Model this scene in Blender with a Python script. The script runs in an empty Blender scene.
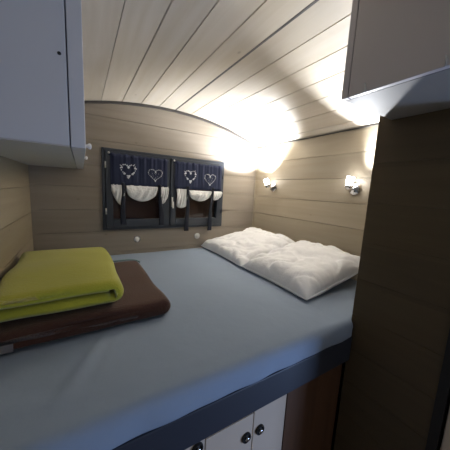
import bpy, bmesh, math, random
from mathutils import Vector, Matrix, noise
random.seed(7)
S = bpy.context.scene
COL = S.collection

# ---------------------------------------------------------------- camera
yaw, pitch, roll, f = 0.546441804, 0.143795715, 0.0525594752, 236.803866
fw = Vector((math.sin(yaw)*math.cos(pitch), math.cos(yaw)*math.cos(pitch), -math.sin(pitch)))
r = Vector((math.cos(yaw), -math.sin(yaw), 0)); u = r.cross(fw)
r2 = r*math.cos(roll)+u*math.sin(roll); u2 = -r*math.sin(roll)+u*math.cos(roll)
cd = bpy.data.cameras.new('camera'); cam = bpy.data.objects.new('camera', cd); COL.objects.link(cam)
M = Matrix((r2, u2, -fw)).transposed().to_4x4(); M.translation = Vector((-1.68555704, -2.15585029, 0.583487358))
cam.matrix_world = M
cd.sensor_width = 36; cd.lens = 36*f/450; cd.clip_start = 0.02
S.camera = cam

# ---------------------------------------------------------------- world, exposure, large lights
w = bpy.data.worlds.new('world'); S.world = w; w.use_nodes = True
w.node_tree.nodes['Background'].inputs[0].default_value = (0.45, 0.6, 0.9, 1)
w.node_tree.nodes['Background'].inputs[1].default_value = 0.3
vs = S.view_settings
vs.view_transform = 'Standard'; vs.look = 'None'; vs.gamma = 1; vs.use_curve_mapping = False
vs.exposure = 0.14
def area(name, loc, target, sx, sy, power, color):
    l = bpy.data.lights.new(name, 'AREA'); l.shape = 'RECTANGLE'; l.size = sx; l.size_y = sy
    l.energy = power; l.color = color
    o = bpy.data.objects.new(name, l); COL.objects.link(o); o.location = loc
    o.rotation_euler = (Vector(target)-Vector(loc)).to_track_quat('-Z', 'Y').to_euler()
    return o
# daylight through the glazed side door (right) and ambient fill set in an added front window behind the camera
area('side_door_daylight', (-0.004, -2.82, -0.36), (-2, -2.2, -0.3), 0.34, 0.7, 19, (0.42, 0.6, 1.0))
area('front_fill_light', (-1.0, -4.19, 0.83), (-1.0, 0, 0.1), 1.1, 0.42, 3.5, (1.0, 0.97, 0.93))

# ---------------------------------------------------------------- materials
def nodes(name):
    m = bpy.data.materials.new(name); m.use_nodes = True
    nt = m.node_tree; b = nt.nodes['Principled BSDF']; return m, nt, b
def plain(name, col, rough=0.5, metal=0.0, bump=0.0, bscale=60, var=0.0, vscale=4, **kw):
    m, nt, b = nodes(name)
    b.inputs['Base Color'].default_value = (*col, 1); b.inputs['Roughness'].default_value = rough
    b.inputs['Metallic'].default_value = metal
    for k, v in kw.items(): b.inputs[k.replace('_', ' ')].default_value = v
    tc = nt.nodes.new('ShaderNodeTexCoord')
    if var:
        n = nt.nodes.new('ShaderNodeTexNoise'); n.inputs['Scale'].default_value = vscale; n.inputs['Detail'].default_value = 5
        nt.links.new(tc.outputs['Object'], n.inputs['Vector'])
        mx = nt.nodes.new('ShaderNodeMix'); mx.data_type = 'RGBA'
        mx.inputs[6].default_value = (*[c*(1-var) for c in col], 1); mx.inputs[7].default_value = (*[min(1, c*(1+var)) for c in col], 1)
        nt.links.new(n.outputs['Fac'], mx.inputs[0]); nt.links.new(mx.outputs[2], b.inputs['Base Color'])
    if bump:
        n = nt.nodes.new('ShaderNodeTexNoise'); n.inputs['Scale'].default_value = bscale; n.inputs['Detail'].default_value = 4
        nt.links.new(tc.outputs['Object'], n.inputs['Vector'])
        bp = nt.nodes.new('ShaderNodeBump'); bp.inputs['Strength'].default_value = bump; bp.inputs['Distance'].default_value = 0.01
        nt.links.new(n.outputs['Fac'], bp.inputs['Height']); nt.links.new(bp.outputs[0], b.inputs['Normal'])
    return m
def wood(name, c1, c2, along, pitch_axis, pitch, off=0.0, rough=0.55, knots=.6, vary=0.12):
    """plank wood: grain stretched along one axis, a tone of its own for each board, a few knots"""
    m, nt, b = nodes(name); L = nt.links.new; N = nt.nodes.new
    b.inputs['Roughness'].default_value = rough
    tc = N('ShaderNodeTexCoord'); sep = N('ShaderNodeSeparateXYZ'); L(tc.outputs['Object'], sep.inputs[0])
    a = N('ShaderNodeMath'); a.operation = 'ADD'; a.inputs[1].default_value = off; L(sep.outputs[pitch_axis], a.inputs[0])
    d = N('ShaderNodeMath'); d.operation = 'DIVIDE'; d.inputs[1].default_value = pitch; L(a.outputs[0], d.inputs[0])
    fl = N('ShaderNodeMath'); fl.operation = 'FLOOR'; L(d.outputs[0], fl.inputs[0])
    wn = N('ShaderNodeTexWhiteNoise'); wn.noise_dimensions = '1D'; L(fl.outputs[0], wn.inputs['W'])
    mp = N('ShaderNodeMapping'); sc = [9, 9, 9]; sc['XYZ'.index(along)] = 0.7; mp.inputs['Scale'].default_value = sc
    L(tc.outputs['Object'], mp.inputs[0])
    add = N('ShaderNodeVectorMath'); add.operation = 'ADD'; L(mp.outputs[0], add.inputs[0]); 
    sh = N('ShaderNodeVectorMath'); sh.operation = 'SCALE'; sh.inputs['Scale'].default_value = 7; L(wn.outputs['Color'], sh.inputs[0]); L(sh.outputs[0], add.inputs[1])
    n = N('ShaderNodeTexNoise'); n.inputs['Scale'].default_value = 2.2; n.inputs['Detail'].default_value = 7; n.inputs['Distortion'].default_value = 0.6; L(add.outputs[0], n.inputs['Vector'])
    cr = N('ShaderNodeValToRGB'); cr.color_ramp.elements[0].position = 0.32; cr.color_ramp.elements[1].position = 0.68
    cr.color_ramp.elements[0].color = (*c2, 1); cr.color_ramp.elements[1].color = (*c1, 1); L(n.outputs['Fac'], cr.inputs[0])
    # board tone
    mr = N('ShaderNodeMapRange'); mr.inputs['To Min'].default_value = 1-vary; mr.inputs['To Max'].default_value = 1+vary*0.4; L(wn.outputs['Value'], mr.inputs['Value'])
    mul = N('ShaderNodeVectorMath'); mul.operation = 'SCALE'; L(cr.outputs[0], mul.inputs[0]); L(mr.outputs[0], mul.inputs['Scale'])
    # knots
    mp2 = N('ShaderNodeMapping'); s2 = [5.5, 5.5, 5.5]; s2['XYZ'.index(along)] = 3.2; mp2.inputs['Scale'].default_value = s2; L(tc.outputs['Object'], mp2.inputs[0])
    vo = N('ShaderNodeTexVoronoi'); vo.inputs['Scale'].default_value = 1.0; L(mp2.outputs[0], vo.inputs['Vector'])
    k = N('ShaderNodeMapRange'); k.inputs['From Min'].default_value = 0.015; k.inputs['From Max'].default_value = 0.055; k.inputs['To Min'].default_value = knots*0.55; k.inputs['To Max'].default_value = 0; L(vo.outputs['Distance'], k.inputs['Value'])
    mx = N('ShaderNodeMix'); mx.data_type = 'RGBA'; L(k.outputs[0], mx.inputs[0]); L(mul.outputs[0], mx.inputs[6]); mx.inputs[7].default_value = (c2[0]*.3, c2[1]*.22, c2[2]*.15, 1)
    L(mx.outputs[2], b.inputs['Base Color'])
    bp = N('ShaderNodeBump'); bp.inputs['Strength'].default_value = 0.15; bp.inputs['Distance'].default_value = 0.004; L(n.outputs['Fac'], bp.inputs['Height']); L(bp.outputs[0], b.inputs['Normal'])
    return m
PIN = 0.146            # ceiling board width along x
M_CEIL = wood('whitewashed_ceiling_pine', (.78, .71, .61), (.70, .62, .50), 'Y', 0, PIN, off=1.539, knots=.7)
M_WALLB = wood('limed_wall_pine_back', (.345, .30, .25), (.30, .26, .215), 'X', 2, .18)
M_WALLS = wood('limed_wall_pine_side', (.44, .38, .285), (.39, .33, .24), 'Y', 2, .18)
M_WALLL = wood('dimmed_brown_wall_pine', (.33, .275, .185), (.285, .235, .155), 'Y', 2, .18)  # side-wall pine, browner, with the dim left side put into its colour
M_PART = wood('brown_panelling', (.10, .07, .034), (.085, .058, .028), 'Y', 2, .18, rough=.6)
M_BASEW = wood('shade_darkened_brown_wood', (.13, .06, .028), (.09, .042, .02), 'Z', 0, .4)  # brown darkened to hold the shade at the right end of the bed base
M_FLOOR = wood('floor_boards', (.16, .09, .05), (.11, .06, .03), 'Y', 0, .12)
M_CREAM = plain('cream_lacquer', (.60, .50, .40), .45, var=.05)
M_WHITE = plain('white_lacquer', (.60, .60, .62), .4, var=.02)
M_LOCK_R = plain('white_lacquer_warm', (.62, .57, .57), .45, var=.02)
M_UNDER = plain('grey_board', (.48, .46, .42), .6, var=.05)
M_TRIM = plain('dark_grey_moulding', (.075, .07, .068), .5)
M_NAVY = plain('navy_grey_paint', (.040, .050, .068), .42, var=.1)
M_NAVYFRAME = plain('dark_navy_bed_board', (.028, .034, .05), .5)
M_CHROME = plain('chrome', (.72, .7, .68), .16, 1.0)
M_BLACK = plain('black_plastic', (.01, .01, .01), .5)
M_STEELW = plain('button_highlight_white', (.75, .74, .72), .35)
M_SHEET = plain('light_blue_sheet', (.27, .335, .435), .9, bump=.25, bscale=14, var=.06, vscale=3)
M_PILLOW = plain('white_cotton', (.86, .87, .90), .9, bump=.3, bscale=30, Sheen_Weight=.2)
M_YEL = plain('lime_fleece', (.42, .41, .03), .95, bump=.5, bscale=160, var=.12, vscale=9, Sheen_Weight=.3)
M_BRN = plain('brown_fleece', (.062, .022, .012), .95, bump=.5, bscale=160, var=.15, vscale=9, Sheen_Weight=.2)
M_TEAL = plain('pale_teal_binding', (.25, .36, .38), .8)
M_TAG = plain('grey_label_cloth', (.20, .19, .20), .9)
M_CURT = plain('navy_curtain_cloth', (.018, .026, .066), .9, bump=.3, bscale=200)
M_TIE = plain('dark_ribbon', (.010, .013, .026), .85)
M_LACE = plain('white_voile', (.85, .85, .85), .9, bump=.6, bscale=60)
M_EMB = plain('white_embroidery', (.68, .70, .76), .9)
M_SHUT = wood('red_brown_shutter', (.15, .07, .05), (.10, .05, .035), 'X', 2, .09)
def glass(name):
    m, nt, b = nodes(name); b.inputs['Transmission Weight'].default_value = 1; b.inputs['Roughness'].default_value = .03; b.inputs['IOR'].default_value = 1.45
    return m
M_GLASS = glass('window_glass')
def emit(name, col, s):
    m, nt, b = nodes(name); b.inputs['Base Color'].default_value = (.9, .9, .9, 1)
    b.inputs['Emission Color'].default_value = (*col, 1); b.inputs['Emission Strength'].default_value = s; return m
M_LAMP = emit('glowing_frosted_glass', (.97, .97, 1.0), 18)

# ---------------------------------------------------------------- mesh helpers
def obj(name, bm, mat, parent=None, smooth=False, bevel=0, seg=2, sub=0):
    bmesh.ops.recalc_face_normals(bm, faces=bm.faces[:])
    me = bpy.data.meshes.new(name); bm.to_mesh(me); bm.free()
    if smooth: me.polygons.foreach_set('use_smooth', [True]*len(me.polygons))
    o = bpy.data.objects.new(name, me); COL.objects.link(o)
    me.materials.append(mat)
    if parent: o.parent = parent
    if bevel:
        b = o.modifiers.new('bevel', 'BEVEL'); b.width = bevel; b.segments = seg; b.limit_method = 'ANGLE'; b.angle_limit = math.radians(40)
    if sub:
        s = o.modifiers.new('sub', 'SUBSURF'); s.levels = sub; s.render_levels = sub
    return o
def box(bm, x0, x1, y0, y1, z0, z1):
    v = [bm.verts.new((x, y, z)) for x in (x0, x1) for y in (y0, y1) for z in (z0, z1)]
    for q in ((0,1,3,2), (4,6,7,5), (0,4,5,1), (2,3,7,6), (0,2,6,4), (1,5,7,3)): bm.faces.new([v[i] for i in q])
    return bm
def BX(*a): return box(bmesh.new(), *a)
def prism(bm, poly, axis, a, b):
    """extrude a 2-D outline along an axis (x: poly is (y,z); y: (x,z); z: (x,y))"""
    def P(p, t): return {'x': (t, p[0], p[1]), 'y': (p[0], t, p[1]), 'z': (p[0], p[1], t)}[axis]
    A = [bm.verts.new(P(p, a)) for p in poly]; B = [bm.verts.new(P(p, b)) for p in poly]
    n = len(poly)
    for i in range(n): bm.faces.new((A[i], A[(i+1) % n], B[(i+1) % n], B[i]))
    bm.faces.new(A); bm.faces.new(B[::-1]); return bm
def tube(bm, pts, rad, n=10, cap=True):
    pts = [Vector(p) for p in pts]; rings = []
    up = Vector((0, 0, 1))
    for i, p in enumerate(pts):
        t = (pts[min(i+1, len(pts)-1)]-pts[max(i-1, 0)]).normalized()
        s = t.cross(up); s = s.normalized() if s.length > .05 else t.cross(Vector((1, 0, 0))).normalized()
        v = s.cross(t); R = rad[i] if isinstance(rad, (list, tuple)) else rad
        rings.append([bm.verts.new(p+R*(math.cos(2*math.pi*k/n)*s+math.sin(2*math.pi*k/n)*v)) for k in range(n)])
    for a, b in zip(rings, rings[1:]):
        for k in range(n): bm.faces.new((a[k], a[(k+1) % n], b[(k+1) % n], b[k]))
    if cap: bm.faces.new(rings[0][::-1]); bm.faces.new(rings[-1])
    return bm
def lathe(bm, prof, origin, axis, n=24):
    """prof: (radius, height) along axis from origin"""
    ax = Vector(axis).normalized(); s = ax.cross(Vector((0, 0, 1))); s = s.normalized() if s.length > .05 else Vector((1, 0, 0)); v = ax.cross(s); o = Vector(origin)
    rings = []
    for (R, h) in prof:
        c = o+ax*h
        rings.append([bm.verts.new(c)] if R < 1e-6 else [bm.verts.new(c+R*(math.cos(2*math.pi*k/n)*s+math.sin(2*math.pi*k/n)*v)) for k in range(n)])
    for a, b in zip(rings, rings[1:]):
        for k in range(n):
            k2 = (k+1) % n
            if len(a) == 1 and len(b) == 1: continue
            if len(a) == 1: bm.faces.new((a[0], b[k2], b[k]))
            elif len(b) == 1: bm.faces.new((a[k], a[k2], b[0]))
            else: bm.faces.new((a[k], a[k2], b[k2], b[k]))
    return bm
def empty(name, loc=(0, 0, 0)):
    o = bpy.data.objects.new(name, None); COL.objects.link(o); o.location = loc; o.empty_display_size = .05; return o
def tag(o, label=None, cat=None, group=None):
    if label: o['label'] = label
    if cat: o['category'] = cat
    if group: o['group'] = group
    return o
def struct(o, label=None):
    o['kind'] = 'structure'
    if label: o['label'] = label
    return o
def rebase(root, kids):
    """children are modelled in world coordinates; keep them there under a root that stands at the thing's base"""
    for k in kids:
        if k.parent == root: k.matrix_parent_inverse = Matrix.Translation(root.location).inverted()

# ---------------------------------------------------------------- structure
Z_FLOOR = -0.98; Y_FRONT = -4.2; W = 2.0
CX, CZ, RV = -1.0, 1.264-2.68, 2.68
def vault(x): return CZ+math.sqrt(RV*RV-(x-CX)**2)
def groove_profile(z0, z1, pitch, face, back, g=.0022, depth=.006, off=0.0):
    """outline (depth, z) of a boarded wall: front face at `face` with V grooves every pitch"""
    sgn = 1 if back > face else -1
    pts = [(face, z0)]
    k = math.ceil((z0-off+.004)/pitch)
    while k*pitch+off < z1-.004:
        z = k*pitch+off; pts += [(face, z-g), (face+sgn*depth, z-g*.4), (face+sgn*depth, z+g*.4), (face, z+g)]; k += 1
    pts += [(face, z1), (back, z1), (back, z0)]
    return pts
bm = bmesh.new()
WX0, WX1, WZ0, WZ1 = -1.545, -0.431, 0.213, 0.870
for (x0, x1, z0, z1) in ((-2.06, .06, Z_FLOOR, WZ0), (-2.06, WX0, WZ0, WZ1), (WX1, .06, WZ0, WZ1), (-2.06, .06, WZ1, 1.34)):
    prism(bm, groove_profile(z0, z1, .18, 0, .06, off=.02), 'x', x0, x1)
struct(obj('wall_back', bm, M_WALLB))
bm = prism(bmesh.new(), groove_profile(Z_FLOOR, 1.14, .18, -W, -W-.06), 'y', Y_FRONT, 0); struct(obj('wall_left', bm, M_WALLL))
bm = bmesh.new()
DY0, DY1, DZ1 = -3.04, -2.60, .1
prism(bm, groove_profile(Z_FLOOR, 1.14, .18, 0, .06), 'y', DY1, 0)
prism(bm, groove_profile(DZ1, 1.14, .18, 0, .06), 'y', DY0, DY1)
prism(bm, groove_profile(Z_FLOOR, 1.14, .18, 0, .06), 'y', Y_FRONT, DY0)
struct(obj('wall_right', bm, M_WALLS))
bm = bmesh.new()
FX0, FX1, FZ0, FZ1 = -1.6, -.4, .56, 1.1
for (x0, x1, z0, z1) in ((-2.06, .06, Z_FLOOR, FZ0), (-2.06, FX0, FZ0, FZ1), (FX1, .06, FZ0, FZ1), (-2.06, .06, FZ1, 1.34)):
    prism(bm, groove_profile(z0, z1, .18, Y_FRONT, Y_FRONT-.06), 'x', x0, x1)
struct(obj('wall_front', bm, M_WALLB))
struct(obj('floor', BX(-2.06, .06, Y_FRONT-.06, .06, Z_FLOOR-.05, Z_FLOOR), M_FLOOR))
# vaulted board ceiling; one joint is wider
joints = []
x = -1.539-3*PIN
while x < .05: joints.append(x); x += PIN
low = []
xs = -2.0
steps = sorted(set([round(-2.0+i*.04, 4) for i in range(51)]))
marks = []
for j in joints:
    if not (-1.99 < j < -.01): continue
    wd = .006 if abs(j+.955) < .02 else (.0032 if j > -1.5 else .0015)
    marks.append((j, wd))
pts = [(x, 0) for x in steps if all(abs(x-j) > wd+.002 for j, wd in marks)]
for j, wd in marks:
    pts += [(j-wd, 0), (j-wd+.0004, .012), (j+wd-.0004, .012), (j+wd, 0)]
pts.sort()
low = [(x, vault(x)+d) for x, d in pts]
up = [(x, vault(x)+.06) for x in [0-.1*i for i in range(21)]]
struct(obj('ceiling', prism(bmesh.new(), low+up, 'y', Y_FRONT-.06, .06), M_CEIL))
jx = joints[min(range(len(joints)), key=lambda i: abs(joints[i]+.955))]
struct(obj('trim_4', prism(bmesh.new(), [(jx-.0055, vault(jx)-.001), (jx+.0055, vault(jx)-.001), (jx+.0055, vault(jx)+.006), (jx-.0055, vault(jx)+.006)], 'y', Y_FRONT, -.021), M_TRIM), 'dark grey joint strip between two ceiling boards')
# dark mouldings where the ceiling meets the walls
arcp = [(-2+.04*i) for i in range(51)]
poly = [(x, vault(x)-.001) for x in arcp]+[(x, vault(x)-.017) for x in arcp[::-1]]
struct(obj('trim_1', prism(bmesh.new(), poly, 'y', -.02, -.0005), M_TRIM), 'dark arched moulding on the back wall')
struct(obj('trim_2', BX(-.016, -.0005, -1.554, -.021, 1.064, vault(0)-.004), M_TRIM), 'dark moulding on the lamp wall')
struct(obj('trim_3', BX(-.012, -.0005, -.012, -.0005, .0, 1.061), M_WALLS, bevel=.003), 'corner bead')

# glazed side door (its daylight falls on the bed) and a front window added to house the fill light
d = struct(obj('door_1', BX(0.0, .05, DY0, DY0+.04, Z_FLOOR, DZ1), M_CREAM))
bm = bmesh.new(); box(bm, 0, .05, DY1-.04, DY1, Z_FLOOR, DZ1); box(bm, 0, .05, DY0+.04, DY1-.04, DZ1-.05, DZ1); box(bm, 0, .05, DY0+.04, DY1-.04, Z_FLOOR, Z_FLOOR+.3)
obj('door_frame', bm, M_CREAM, d)
bm = bmesh.new(); box(bm, FX0, FX0+.04, Y_FRONT-.05, Y_FRONT, FZ0, FZ1); box(bm, FX1-.04, FX1, Y_FRONT-.05, Y_FRONT, FZ0, FZ1); box(bm, FX0+.04, FX1-.04, Y_FRONT-.05, Y_FRONT, FZ0, FZ0+.04); box(bm, FX0+.04, FX1-.04, Y_FRONT-.05, Y_FRONT, FZ1-.04, FZ1)
struct(obj('added_fill_window', bm, M_CREAM))

# ---------------------------------------------------------------- window in the back wall
bm = bmesh.new(); fy0, fy1 = -.022, .058; t = .022
box(bm, WX0, WX0+t, fy0, fy1, WZ0, WZ1); box(bm, WX1-t, WX1, fy0, fy1, WZ0, WZ1)
box(bm, WX0+t, WX1-t, fy0, fy1, WZ0, WZ0+t); box(bm, WX0+t, WX1-t, fy0, fy1, WZ1-t, WZ1)
box(bm, -1.006, -.994, fy0, fy1, WZ0+t, WZ1-t)
win = struct(obj('window_1', bm, M_NAVY, bevel=.003), 'dark navy-grey double casement window')
def sash(x0, x1):
    s = .052; y0, y1 = -.034, .02; z0, z1 = WZ0+t+.002, WZ1-t-.002
    bm = bmesh.new()
    box(bm, x0, x0+s, y0, y1, z0, z1); box(bm, x1-s, x1, y0, y1, z0, z1); box(bm, x0+s, x1-s, y0, y1, z0, z0+s+.012); box(bm, x0+s, x1-s, y0, y1, z1-s, z1)
    o = obj('sash', bm, M_NAVY, win, bevel=.003)
    obj('glass', BX(x0+s-.004, x1-s+.004, -.004, 0, z0+s+.008, z1-s+.004), M_GLASS, o)
    return o
s1 = sash(WX0+t+.002, -1.008); s2 = sash(-.992, WX1-t-.002)
for z in (.738, .37):
    obj('hinge', tube(bmesh.new(), [(WX0+t+.001, -.04, z-.025), (WX0+t+.001, -.04, z+.025)], .006, 8), M_STEELW, s1, True)
for z in (.72, .37):
    obj('hinge', tube(bmesh.new(), [(WX1-t-.001, -.04, z-.02), (WX1-t-.001, -.04, z+.02)], .005, 8), M_NAVY, s2, True)
bm = BX(-.982, -.968, -.040, -.034, .41, .50); box(bm, -.980, -.970, -.056, -.040, .44, .455); box(bm, -.982, -.968, -.064, -.056, .40, .46)
obj('handle', bm, M_STEELW, s2, bevel=.002)
obj('shutter', BX(WX0, WX1, .064, .09, WZ0-.02, WZ1+.02), M_SHUT, win)

# ---------------------------------------------------------------- curtains
def sheet(fn, nu, nv, th, yoff=None):
    """closed thin cloth: fn(u,v)->(x,y,z); thickness th towards +y"""
    bm = bmesh.new(); G = []
    for k in (0, 1):
        G.append([[bm.verts.new(Vector(fn(i/nu, j/nv))+Vector((0, k*th, 0))) for j in range(nv+1)] for i in range(nu+1)])
    for k in (0, 1):
        for i in range(nu):
            for j in range(nv):
                g = G[k]; bm.faces.new((g[i][j], g[i+1][j], g[i+1][j+1], g[i][j+1]))
    for i in range(nu):
        for j in (0, nv): bm.faces.new((G[0][i][j], G[0][i+1][j], G[1][i+1][j], G[1][i][j]))
    for j in range(nv):
        for i in (0, nu): bm.faces.new((G[0][i][j], G[0][i][j+1], G[1][i][j+1], G[1][i][j]))
    return bm
def heart_pt(t, c, wd, ht):
    hx = 16*math.sin(t)**3/16; hz = (13*math.cos(t)-5*math.cos(2*t)-2*math.cos(3*t)-math.cos(4*t))/17
    return (c[0]+hx*wd/2, c[1]+(hz+.15)*ht*.62)
def blob(bm, x, y, z, rr):
    bmesh.ops.create_icosphere(bm, subdivisions=1, radius=rr, matrix=Matrix.Translation((x, y, z)) @ Matrix.Diagonal((1, .35, 1, 1)))
def curtain(x0, x1, zt, zb, hearts, ties, swags, label):
    root = empty('curtain', ((x0+x1)/2, -.045, zt))
    tag(root, label, 'curtain', None); kids = []
    def add(*a, **k):
        o = obj(*a, **k); kids.append(o); return o
    wv = lambda u: .0022*math.sin(u*math.pi*2*9+2*math.sin(u*7))+.002*math.sin(u*41+1)+.0015*math.sin(u*97)
    add('valance', sheet(lambda a, b: (x0+(x1-x0)*a, -.052+wv(a)*(1-.75*b), zt-(zt-zb)*b+(.004*math.sin(a*55) if b == 0 else 0)), 90, 10, .003), M_CURT, root, True)
    add('curtain_rod', tube(bmesh.new(), [(x0-.012, -.045, zt-.012), (x1+.012, -.045, zt-.012)], .004, 8), M_CURT, root, True)
    add('rod_end', lathe(bmesh.new(), [(0, 0), (.008, 0), (.009, .004), (.005, .009), (0, .01)], (x0-.008, -.036, zt+.004), (0, -1, 0), 12), M_STEELW, root, True)
    for (c, wd, ht, bold) in hearts:
        bm = bmesh.new(); n = 26 if bold else 34
        for i in range(n):
            tt = 2*math.pi*(i+.5)/n; px, pz = heart_pt(tt, c, wd, ht)
            blob(bm, px+random.uniform(-.002, .002), -.0605, pz, random.uniform(.0045, .0075) if bold else random.uniform(.0035, .0052))
            if bold and i % 4 == 0: 
                qx, qz = heart_pt(tt, c, wd*1.14, ht*1.14); blob(bm, qx, -.0605, qz, .004)
        if bold:
            for (sx, sz, rr) in ((0, -.44, .013), (-.27, -.2, .010), (.27, -.2, .010), (0, .30, .010), (-.04, -.5, .008), (.05, -.37, .008), (-.42, .28, .008), (.42, .28, .008)):
                blob(bm, c[0]+sx*wd, -.0605, c[1]+sz*ht, rr)
        else:
            for i in range(9): px, pz = heart_pt(math.pi*2*i/9, c, wd*.45, ht*.45); blob(bm, px, -.0605, pz, .0026)
        add('embroidered_heart', bm, M_EMB, root, label='x') if False else add('embroidered_heart', bm, M_EMB, root)
    # turned-up white hem: gathered swags
    for (a0, a1, top, bl, bc, br, fold) in swags:
        def f(a, b, a0=a0, a1=a1, top=top, bl=bl, bc=bc, br=br, fold=fold):
            bot = (1-a)**2*bl+2*a*(1-a)*bc*1.0+a*a*br if fold else bl+(br-bl)*a-(( (bl+br)/2-bc))*math.sin(math.pi*a)**.5
            x = a0+(a1-a0)*a; bul = .018*math.sin(math.pi*min(1, b*1.0))
            pl = .004*math.sin((a*5+b*2)*math.pi*1.7)+.003*math.sin(a*23+b*3)
            return (x, -.049-bul+pl, top+(bot-top)*b)
        add('white_hem', sheet(f, 24, 12, .004), M_LACE, root, True)
    for (tx, z1, z2, dx) in ties:
        def f(a, b, tx=tx, z1=z1, z2=z2, dx=dx):
            wdt = .011+.012*b
            return (tx+dx*b+(a-.5)*2*wdt+.004*math.sin(b*7+tx*9), -.071+.008*b-.003*math.sin(a*math.pi), z1+(z2-z1)*b)
        add('tie', sheet(f, 4, 12, .002), M_TIE, root, True)
        add('tie_knot', lathe(bmesh.new(), [(0, 0), (.013, .004), (.016, .014), (.013, .024), (0, .028)], (tx, -.073, z1-.02), (0, 0, 1), 10), M_TIE, root, True)
    # the dark cloth rolled up behind the hem, hanging between the ties
    rebase(root, kids)
    return root
curtain(-1.488, -1.030, .828, .585,
        [((-1.355, .698), .118, .098, True), ((-1.137, .680), .118, .094, False)],
        [(-1.398, .60, .262, .0), (-1.100, .60, .250, .02)],
        [(-1.484, -1.385, .590, .54, .40, .42, True), (-1.372, -1.118, .588, .545, .455, .545, False), (-1.104, -1.020, .590, .47, .44, .52, False)],
        'navy curtain with hearts and tied-up white hem on the left window casement')
curtain(-.958, -.474, .822, .578,
        [((-.813, .694), .112, .10, True), ((-.608, .678), .118, .10, False)],
        [(-.838, .60, .185, .0), (-.578, .60, .180, -.02)],
        [(-.940, -.835, .582, .43, .40, .44, False), (-.820, -.585, .570, .545, .468, .545, False), (-.572, -.468, .572, .50, .485, .53, False)],
        'navy curtain with hearts and tied-up white hem on the right casement nearest the lit corner')

# ---------------------------------------------------------------- round chrome studs under the window
def stud(x, z, mat, label):
    root = empty('wall_button', (x, -.0005, z)); tag(root, label, 'wall button', 'round buttons under the window')
    a = obj('rim', lathe(bmesh.new(), [(0, 0), (.029, 0), (.030, .003), (.027, .009), (.023, .010), (.020, .006), (0, .006)], (x, -.0005, z), (0, -1, 0), 28), mat, root, True)
    b = obj('cap', lathe(bmesh.new(), [(.018, .006), (.018, .010), (.012, .014), (0, .016)], (x, -.0005, z), (0, -1, 0), 20), M_STEELW, root, True)  # white cap puts the chrome button's highlight into its colour
    rebase(root, [a, b])
stud(-1.278, .120, M_CHROME, 'shiny round chrome button under the left curtain')
stud(-.699, .117, M_STEELW, 'pale round button under the right curtain, nearer the pillows')

# ---------------------------------------------------------------- left overhead locker
ZB = .692; LX = -1.671; LY = -1.292
def locker_poly(x0, x1, zb, gap=.004):
    n = 10; return [(x0, zb), (x1, zb)]+[(x1+(x0-x1)*i/n, vault(x1+(x0-x1)*i/n)-gap) for i in range(n+1)]
lock = empty('overhead_locker', (-1.85, -.65, ZB)); tag(lock, 'pale grey-white overhead locker on the left wall with a small white knob', 'locker'); kids = []
bm = prism(bmesh.new(), locker_poly(-1.998, -1.712, ZB), 'y', LY, -.024)
kids.append(obj('body', bm, M_WHITE, lock, bevel=.002))
kids.append(obj('bottom_board', BX(-1.998, -1.712, LY+.002, -.024, ZB-.004, ZB), M_UNDER, lock))
ys = [LY, -.66, -.024]
for k, (a, b) in enumerate(((LY, -.662), (-.658, -.024))):
    d = obj('locker_door', prism(bmesh.new(), locker_poly(-1.709, LX, ZB-.004), 'y', a, b), M_WHITE, lock, bevel=.002); kids.append(d)
    y = (-1.20, -.60)[k]
    kn = obj('knob', lathe(bmesh.new(), [(.005, 0), (.005, .006), (.009, .010), (.010, .014), (.007, .018), (0, .019)], (LX, y, ZB+(.016, .03)[k]), (1, 0, 0), 16), M_STEELW, d, True); kids.append(kn)
kids.append(obj('screw_cap', lathe(bmesh.new(), [(0, 0), (.005, 0), (.004, .002), (0, .003)], (-1.728, LY, .937), (0, -1, 0), 12), M_BLACK, lock))
rebase(lock, kids)

# ---------------------------------------------------------------- wardrobe at the foot end and its overhead locker
PX, PY, PY2 = -.56, -1.556, -1.935; RY = -1.606
ward = empty('wardrobe', (-.28, -1.75, Z_FLOOR)); tag(ward, 'dark brown plank-sided wardrobe standing at the front right of the bed', 'wardrobe'); kids = []
kids.append(obj('side_panel', prism(bmesh.new(), groove_profile(Z_FLOOR+.001, .9135, .18, PX, PX+.03, g=.001, depth=.002, off=.02), 'y', PY2+.031, RY+.0015), M_PART, ward))
kids.append(obj('front_panel', prism(bmesh.new(), groove_profile(Z_FLOOR+.001, 1.21, .18, PX, PX+.03, g=.001, depth=.002, off=.02), 'y', RY+.0015, PY), M_PART, ward))
kids.append(obj('back_panel', prism(bmesh.new(), groove_profile(Z_FLOOR+.001, 1.07, .18, PY, PY-.02), 'x', PX+.031, -.001), M_PART, ward))
kids.append(obj('edge_post', BX(PX-.004, PX+.03, PY2+.001, PY2+.03, Z_FLOOR+.001, .9135), M_BLACK, ward))
kids.append(obj('top_board', BX(PX+.031, -.001, PY2+.0, PY-.021, .86, .88), M_PART, ward))
rebase(ward, kids)
ch = empty('low_cupboard', (-.3, -2.0, Z_FLOOR)); tag(ch, 'grey cupboard edge beyond the wardrobe at the lower right corner', 'cupboard')
a = obj('body', BX(-.55, -.001, -2.05, -1.942, Z_FLOOR+.001, .12), M_CREAM, ch, bevel=.003)
a2 = obj('worktop', BX(-.57, -.001, -2.055, -1.942, .121, .15), M_CREAM, ch, bevel=.003); rebase(ch, [a, a2])

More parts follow.
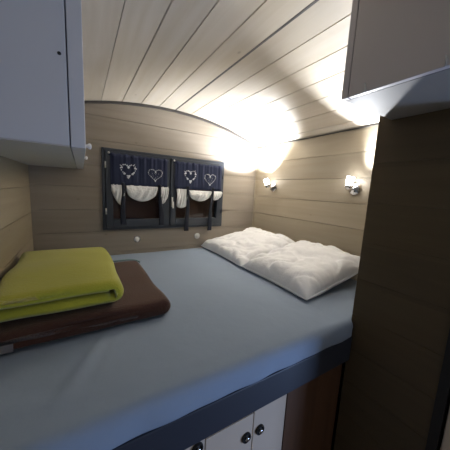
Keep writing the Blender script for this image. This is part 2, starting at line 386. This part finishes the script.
RX, RB = -.910, .918
rl = empty('overhead_locker', (-.45, -2.1, RB)); tag(rl, 'pale grey overhead locker on the right, above the dark wardrobe', 'locker'); kids = []
kids.append(obj('body', prism(bmesh.new(), locker_poly(RX+.022, -.002, RB), 'y', -2.75, RY), M_LOCK_R, rl, bevel=.002))
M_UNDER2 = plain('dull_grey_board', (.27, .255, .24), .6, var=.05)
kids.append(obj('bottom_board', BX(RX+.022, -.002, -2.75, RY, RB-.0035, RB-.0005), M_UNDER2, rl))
kids.append(obj('end_stile', prism(bmesh.new(), locker_poly(RX, RX+.020, RB-.004), 'y', RY-.022, RY), M_LOCK_R, rl, bevel=.0015))
kids.append(obj('locker_door', prism(bmesh.new(), locker_poly(RX, RX+.019, RB-.004), 'y', -2.74, RY-.025), M_LOCK_R, rl, bevel=.0015))
for y in (-1.69, -1.885):
    bm = tube(bmesh.new(), [(RX-.004, y, RB-.006), (RX-.007, y, RB+.008), (RX-.003, y+.004, RB+.022)], .0022, 8)
    kids.append(obj('catch', bm, M_STEELW, rl, True))
rebase(rl, kids)

# ---------------------------------------------------------------- bed
YF = -1.578
bed = empty('bed', (-1.0, -.8, Z_FLOOR)); tag(bed, 'built-in bed base with dark navy rail and cream cupboard doors below', 'bed'); kids = []
kids.append(obj('front_rail', BX(-1.998, PX-.003, YF+.004, YF+.034, -.222, -.098), M_NAVYFRAME, bed, bevel=.004))
kids.append(obj('slat_base', BX(-1.998, -.002, -1.53, -.002, -.14, -.102), M_BASEW, bed))
bm = BX(-1.998, PX-.003, YF+.056, YF+.072, Z_FLOOR+.001, -.222)
kids.append(obj('carcass', bm, M_CREAM, bed))
def door(x0, x1, z0, z1, kx=None, kz=None, nm='cupboard_door'):
    d = obj(nm, BX(x0, x1, YF+.038, YF+.054, z0, z1), M_CREAM, bed, bevel=.002); kids.append(d)
    if kx is not None:
        k = obj('knob', lathe(bmesh.new(), [(.007, .002), (.0065, .006), (.0085, .009), (.0095, .012), (.007, .015), (0, .016)], (kx, YF+.038, kz), (0, -1, 0), 20), M_CHROME, d, True); kids.append(k)
        k2 = obj('backplate', lathe(bmesh.new(), [(.021, 0), (.021, .005), (.019, .009), (.016, .009), (.014, .003), (0, .003)], (kx, YF+.038, kz), (0, -1, 0), 20), M_BLACK, d); kids.append(k2)
door(-1.342, -1.134, -.268, -.224, nm='rail_panel')
door(-1.342, -1.134, Z_FLOOR+.06, -.272, -1.165, -.362)
door(-1.130, -.955, Z_FLOOR+.06, -.224, -1.098, -.362)
door(-1.620, -1.346, Z_FLOOR+.06, -.224, -1.375, -.285)
door(-1.990, -1.624, Z_FLOOR+.06, -.224, -1.66, -.285)
kids.append(obj('shade_end_board', BX(-.951, PX-.003, YF+.036, YF+.054, Z_FLOOR+.001, -.224), M_BASEW, bed))  # brown board carries the shadow beside the wardrobe in its colour
rebase(bed, kids)

def rounded_slab(poly_fn, prof, nz): pass
def mattress():
    """soft slab: plan outline rounded at the corners, rounded top and bottom edge, slightly uneven"""
    x0, x1, y0, y1 = -1.996, PX-.004, YF, -.004
    # plan: full width behind the wardrobe line, stops at the wardrobe
    bm = bmesh.new(); nx, ny = 100, 80; R = .035; H = .1
    top = {}
    X1 = -.006
    def edge(t): return R-math.sqrt(max(0, R*R-(R-min(t, R))**2))
    def P(i, j):
        # denser rows towards the edges
        fu = i/nx; fv = j/ny
        fu = .5-.5*math.cos(math.pi*fu)*abs(math.cos(math.pi*fu))**.0 if False else fu
        return fu, fv
    xsx = [x0+(X1-x0)*i/nx for i in range(nx+1)]
    ys_ = [y0+d for d in (0, .003, .008, .015, .024, .035)]+[y0+.035+(y1-y0-.035-.035)*j/ny for j in range(1, ny+1)]+[y1-d for d in (.024, .015, .008, .003, 0)]
    xs_ = [x0+d for d in (0, .004, .012, .024, .035)]+[x0+.035+(X1-x0-.07)*i/nx for i in range(1, nx+1)]+[X1-d for d in (.024, .012, .004, 0)]
    grid = []
    for x in xs_:
        row = []
        for y in ys_:
            z = -edge(y-y0)-edge(y1-y)-edge(x-x0)-edge(X1-x)
            z = max(z, -R)
            # creases and soft sag of the fitted sheet
            nse = noise.noise(Vector((x*2.2, y*2.2, 0)))*.004
            cr = 0
            for (ax, ay, bx_, by, a, wd) in ((-1.62, -1.20, -1.80, -1.56, .012, .02), (-1.55, -1.18, -1.70, -1.50, .007, .018), (-1.45, -1.5, -.8, -1.46, .003, .02), (-1.95, -1.42, -1.45, -1.52, .004, .025), (-.62, -1.40, -.60, -1.56, .003, .015)):
                d = Vector((bx_-ax, by-ay)); q = Vector((x-ax, y-ay)); tt = max(0, min(1, q.dot(d)/d.dot(d))); dist = (q-d*tt).length
                cr += a*math.exp(-(dist/wd)**2)*math.sin(math.pi*min(1, tt+.15))
            yy = y+(.004*math.sin(x*9)+.003*math.sin(x*23)) * (1 if y < y0+.05 else 0)*0
            row.append(bm.verts.new((x, yy, z+nse+cr)))
        grid.append(row)
    for i in range(len(xs_)-1):
        for j in range(len(ys_)-1): bm.faces.new((grid[i][j], grid[i+1][j], grid[i+1][j+1], grid[i][j+1]))
    # sides
    border = [grid[i][0] for i in range(len(xs_))]+[grid[-1][j] for j in range(1, len(ys_))]+[grid[i][-1] for i in range(len(xs_)-2, -1, -1)]+[grid[0][j] for j in range(len(ys_)-2, 0, -1)]
    prev = border
    for zz, inn in ((-.05, 0), (-.085, 0), (-.096, .006)):
        cur = []
        for v in border:
            c = v.co; dx = inn if c.x < x0+1e-4 else (-inn if c.x > X1-1e-4 else 0); dy = inn if c.y < y0+1e-4 else (-inn if c.y > y1-1e-4 else 0)
            cur.append(bm.verts.new((c.x+dx, c.y+dy+(.003*math.sin(c.x*31)*math.sin(c.x*7) if c.y < y0+.001 else 0), zz)))
        n = len(border)
        for k in range(n): bm.faces.new((prev[k], prev[(k+1) % n], cur[(k+1) % n], cur[k]))
        prev = cur
    bm.faces.new(prev)
    # notch: behind the wardrobe the mattress stops short of the front
    for v in bm.verts:
        if v.co.x > PX-.004 and v.co.y < PY+.004: v.co.y = PY+.004+(v.co.y-YF)*.02
    return bm
tag(obj('mattress', mattress(), M_SHEET, smooth=True), 'large mattress in a light blue fitted sheet on the bed base', 'mattress')

# ---------------------------------------------------------------- pillows
def pillow(x0, x1, y0, y1, z0, h, lean, seed, label, rot=0):
    cx, cy = (x0+x1)/2, (y0+y1)/2; ax, ay = (x1-x0)/2, (y1-y0)/2
    root = empty('pillow', (cx, cy, z0)); tag(root, label, 'pillow', 'white pillows at the head of the bed')
    n = 72
    c, s = math.cos(rot), math.sin(rot)
    def pos(uu, vv, side):
        # square plan with pinched, slightly pulled-in edges
        k = 1-.05*(1-abs(uu)**1.5)*abs(vv)**6-.0
        px = uu*ax*(1-.07*(1-vv*vv)*0-.06*(1-abs(vv)**2)*abs(uu)**8); py = vv*ay*(1-.06*(1-abs(uu)**2)*abs(vv)**8)
        e = (max(0, 1-abs(uu)**5)**.45)*(max(0, 1-abs(vv)**5)**.45)
        th = h*.5*e
        rx, ry = px*c-py*s, px*s+py*c
        P = Vector((cx+rx, cy+ry, 0))
        w1 = noise.noise(Vector((P.x*6+seed, P.y*6, 1)))*.020+noise.noise(Vector((P.x*13+seed, P.y*17, 4)))*.006
        wx = noise.noise(Vector((P.x*5, P.y*5, seed)))*.8
        rg = -.016*max(0, 1-5*abs(noise.noise(Vector((P.x*6+seed+wx, P.y*4+P.x*3-wx, 9)))))-.006*max(0, 1-5*abs(noise.noise(Vector((P.x*12-wx+seed, P.y*13+wx, 5)))))
        edge = max(abs(uu), abs(vv)); rad = math.sin(math.atan2(vv, uu)*13+seed)*.006*max(0, edge-.45)*1.8*e
        if side > 0: z = th*1.25+(w1+rg)*min(1, e*1.6)+rad
        else: z = -th*.55
        base = z0+h*.24+lean*max(0, (uu+.55))**1.5
        drop = -h*.17*max(0, -uu-.15)
        return Vector((P.x, P.y, max(z0+.004 if side < 0 else z0+.010, base+drop+z)))
    bm = bmesh.new(); T = {}
    for i in range(n+1):
        for j in range(n+1):
            uu = math.sin((i/n*2-1)*math.pi/2); vv = math.sin((j/n*2-1)*math.pi/2)
            T[i, j, 1] = bm.verts.new(pos(uu, vv, 1))
            if 0 < i < n and 0 < j < n: T[i, j, 0] = bm.verts.new(pos(uu, vv, -1))
            else: T[i, j, 0] = T[i, j, 1]
    for i in range(n):
        for j in range(n):
            for k in (0, 1):
                q = [T[i, j, k], T[i+1, j, k], T[i+1, j+1, k], T[i, j+1, k]]
                try: bm.faces.new(q)
                except ValueError: pass
    rim = [T[i, 0, 1].co.copy() for i in range(n)]+[T[n, j, 1].co.copy() for j in range(n)]+[T[i, n, 1].co.copy() for i in range(n, 0, -1)]+[T[0, j, 1].co.copy() for j in range(n, 0, -1)]
    body = obj('pillow_case', bm, M_PILLOW, root, True)
    rim = [p for p, q in zip(rim, rim[1:]+rim[:1]) if (p-q).length > 1e-3]
    pip = obj('seam_piping', tube(bmesh.new(), rim+[rim[0]], .0042, 6), M_PILLOW, root, True)
    rebase(root, [body, pip])
    return root
pillow(-.66, -.045, -.735, -.025, .004, .16, .05, 3, 'rumpled white pillow in the corner below the wall lamp nearest the window', .0)
pillow(-.655, -.040, -1.355, -.742, .004, .172, .05, 11, 'rumpled white pillow beside the wardrobe edge, nearer the camera', .0)

# ---------------------------------------------------------------- folded blankets
def blanket(name, x0, x1, y0, y1, z0, h, mat, seed, rr=.03, rot=0.0, crown=.01, slope=0.0, sl=.0025):
    """a thick folded fleece: layers joined by a round fold on the right, slot between them open at the front and left"""
    cx, cy = (x0+x1)/2, (y0+y1)/2
    H = h/2
    # outline in (x,z): bottom left -> right bulge -> top -> left, then the slot between the layers
    P = []
    def arc(ccx, ccz, rad, a0, a1, n): 
        for i in range(n+1):
            a = math.radians(a0+(a1-a0)*i/n); P.append((ccx+rad*math.cos(a), ccz+rad*math.sin(a)))
    r0 = H*.5
    nb = 14
    for i in range(nb+1): P.append((x0+r0+(x1-H-x0-r0)*i/nb, 0))
    arc(x1-H, H, H, -80, 80, 14)
    for i in range(nb+1): P.append((x1-H-(x1-H-x0-r0)*i/nb, h))
    arc(x0+r0, h-r0, r0-.001, 100, 260, 8)
    P.append((x0+r0, H+sl))
    for i in range(1, nb+1): P.append((x0+r0+(x1-H-.012-x0-r0)*i/nb, H+sl))
    arc(x1-H-.004, H, .011, 140, -140, 8)
    for i in range(nb, -1, -1): P.append((x0+r0+(x1-H-.012-x0-r0)*i/nb, H-sl))
    arc(x0+r0, r0, r0-.001, 100, 262, 8)
    mid = ((x0+x1)/2, H)
    bm = bmesh.new(); ny = 44; rings = []
    cr, sr = math.cos(rot), math.sin(rot)
    for k in range(ny+1):
        v = k/ny; 
        t = abs(2*v-1); d = min(v, 1-v)*(y1-y0); R = rr
        sh = 0 if d > R else R-math.sqrt(max(0, R*R-(R-d)**2))
        ring = []
        for (x, z) in P:
            # draw each layer in towards its own middle at the two ends
            lm = H*.5 if z < H else H*1.5; q = sh/R
            if x > x1-H:
                ddx, ddz = x-(x1-H), z-H; rd = math.hypot(ddx, ddz) or 1e-6; nr = H*.5+(rd-H*.5)*(1-.8*q)
                xx, zz = x1-H+ddx/rd*nr, H+ddz/rd*nr
            else:
                xx, zz = x, lm+(z-lm)*(1-.8*q)
            y = y0+(y1-y0)*v
            nn = noise.noise(Vector((xx*4+seed, y*4, zz*8)))
            top = max(0, zz/h)
            zz2 = zz+top*(crown*math.sin(math.pi*min(1, max(0, (xx-x0)/(x1-x0))))*math.sin(math.pi*v)+nn*.012+slope*(v-.5))
            xx2 = xx+nn*.010*(xx-mid[0])/((x1-x0)/2)
            y2 = y+noise.noise(Vector((xx*5+seed, zz*12, 2)))*.010*(1 if v < .5 else -1)*t
            dx, dy = xx2-cx, y2-cy
            ring.append(bm.verts.new((cx+dx*cr-dy*sr, cy+dx*sr+dy*cr, z0+max(0, zz2))))
        rings.append(ring)
    n = len(P)
    for a, b in zip(rings, rings[1:]):
        for i in range(n): bm.faces.new((a[i], a[(i+1) % n], b[(i+1) % n], b[i]))
    bm.faces.new(rings[0]); bm.faces.new(rings[-1][::-1])
    bmesh.ops.triangulate(bm, faces=[f for f in bm.faces if len(f.verts) > 4])
    return obj(name, bm, mat, None, True)
bb = blanket('folded_blanket', -1.985, -1.355, -1.175, -.50, .006, .072, M_BRN, 5, .03, rot=.03, crown=.004, sl=.0008)
tag(bb, 'dark brown folded fleece blanket lying on the sheet under the yellow one', 'blanket', 'folded blankets')
bt = tube(bmesh.new(), [(-1.60, -.494, .083), (-1.50, -.492, .085), (-1.44, -.490, .085), (-1.40, -.494, .083), (-1.375, -.508, .079), (-1.362, -.535, .075)], .006, 8)
obj('binding', bt, M_TEAL, bb, True)['label'] = 'pale teal edge binding'
obj('care_label', BX(-1.935, -1.898, -1.184, -1.175, .012, .040), M_TAG, bb, bevel=.001)['label'] = 'small grey label'
yb = blanket('folded_blanket', -1.975, -1.545, -1.140, -.47, .092, .098, M_YEL, 21, .04, rot=.02, crown=.012)
tag(yb, 'bright lime yellow folded fleece blanket on top of the brown one', 'blanket', 'folded blankets')

# ---------------------------------------------------------------- wall lamps
def wall_lamp(y, z, head_dir, label, power, cone, aim, energycol=(.93, .96, 1.0)):
    root = empty('wall_lamp', (-.001, y, z)); tag(root, label, 'lamp', 'chrome wall lamps over the pillows'); kids = []
    kids.append(obj('wall_plate', lathe(bmesh.new(), [(0, 0), (.046, 0), (.048, .004), (.046, .010), (.034, .016), (.018, .020), (.012, .026), (0, .028)], (-.001, y, z), (-1, 0, 0), 32), M_CHROME, root, True))
    hd = Vector(head_dir).normalized()
    j = Vector((-.070, y+.005, z+.008))
    kids.append(obj('arm', tube(bmesh.new(), [(-.024, y, z), (-.045, y, z-.006), (-.062, y+.003, z-.004), tuple(j)], .008, 12), M_CHROME, root, True))
    kids.append(obj('switch', lathe(bmesh.new(), [(0, 0), (.006, 0), (.006, .007), (0, .008)], (-.018, y-.012, z-.018), (-1, 0, 0), 12), M_BLACK, root, True))
    b = j-hd*.012
    kids.append(obj('lamp_cup', lathe(bmesh.new(), [(0, -.012), (.012, -.010), (.020, 0), (.026, .012), (.029, .026), (.026, .026), (.022, .012), (0, .004)], b, hd, 24), M_CHROME, root, True))
    sh = obj('glass_shade', lathe(bmesh.new(), [(.018, .0265), (.022, .032), (.0245, .045), (.0245, .084), (.021, .084), (.021, .045), (.020, .034), (0, .030)], b, hd, 24), M_LAMP, root, True); kids.append(sh)
    rebase(root, kids)
    l = bpy.data.lights.new('wall_lamp_beam', 'SPOT'); l.energy = power; l.color = energycol; l.spot_size = math.radians(cone); l.spot_blend = .5; l.shadow_soft_size = .02
    o = bpy.data.objects.new('wall_lamp_beam', l); COL.objects.link(o); o.location = b+hd*.088
    o.rotation_euler = Vector(aim).to_track_quat('-Z', 'Y').to_euler()
    return root
wall_lamp(-.300, .645, (-.25, .25, .9), 'small chrome wall lamp with glowing shade nearest the window corner', 95, 130, (-.25, .22, .95))
wall_lamp(-1.155, .646, (-.1, -.15, .95), 'small chrome wall lamp with glowing shade beside the wardrobe edge', 50, 112, (-.30, -.68, .70))
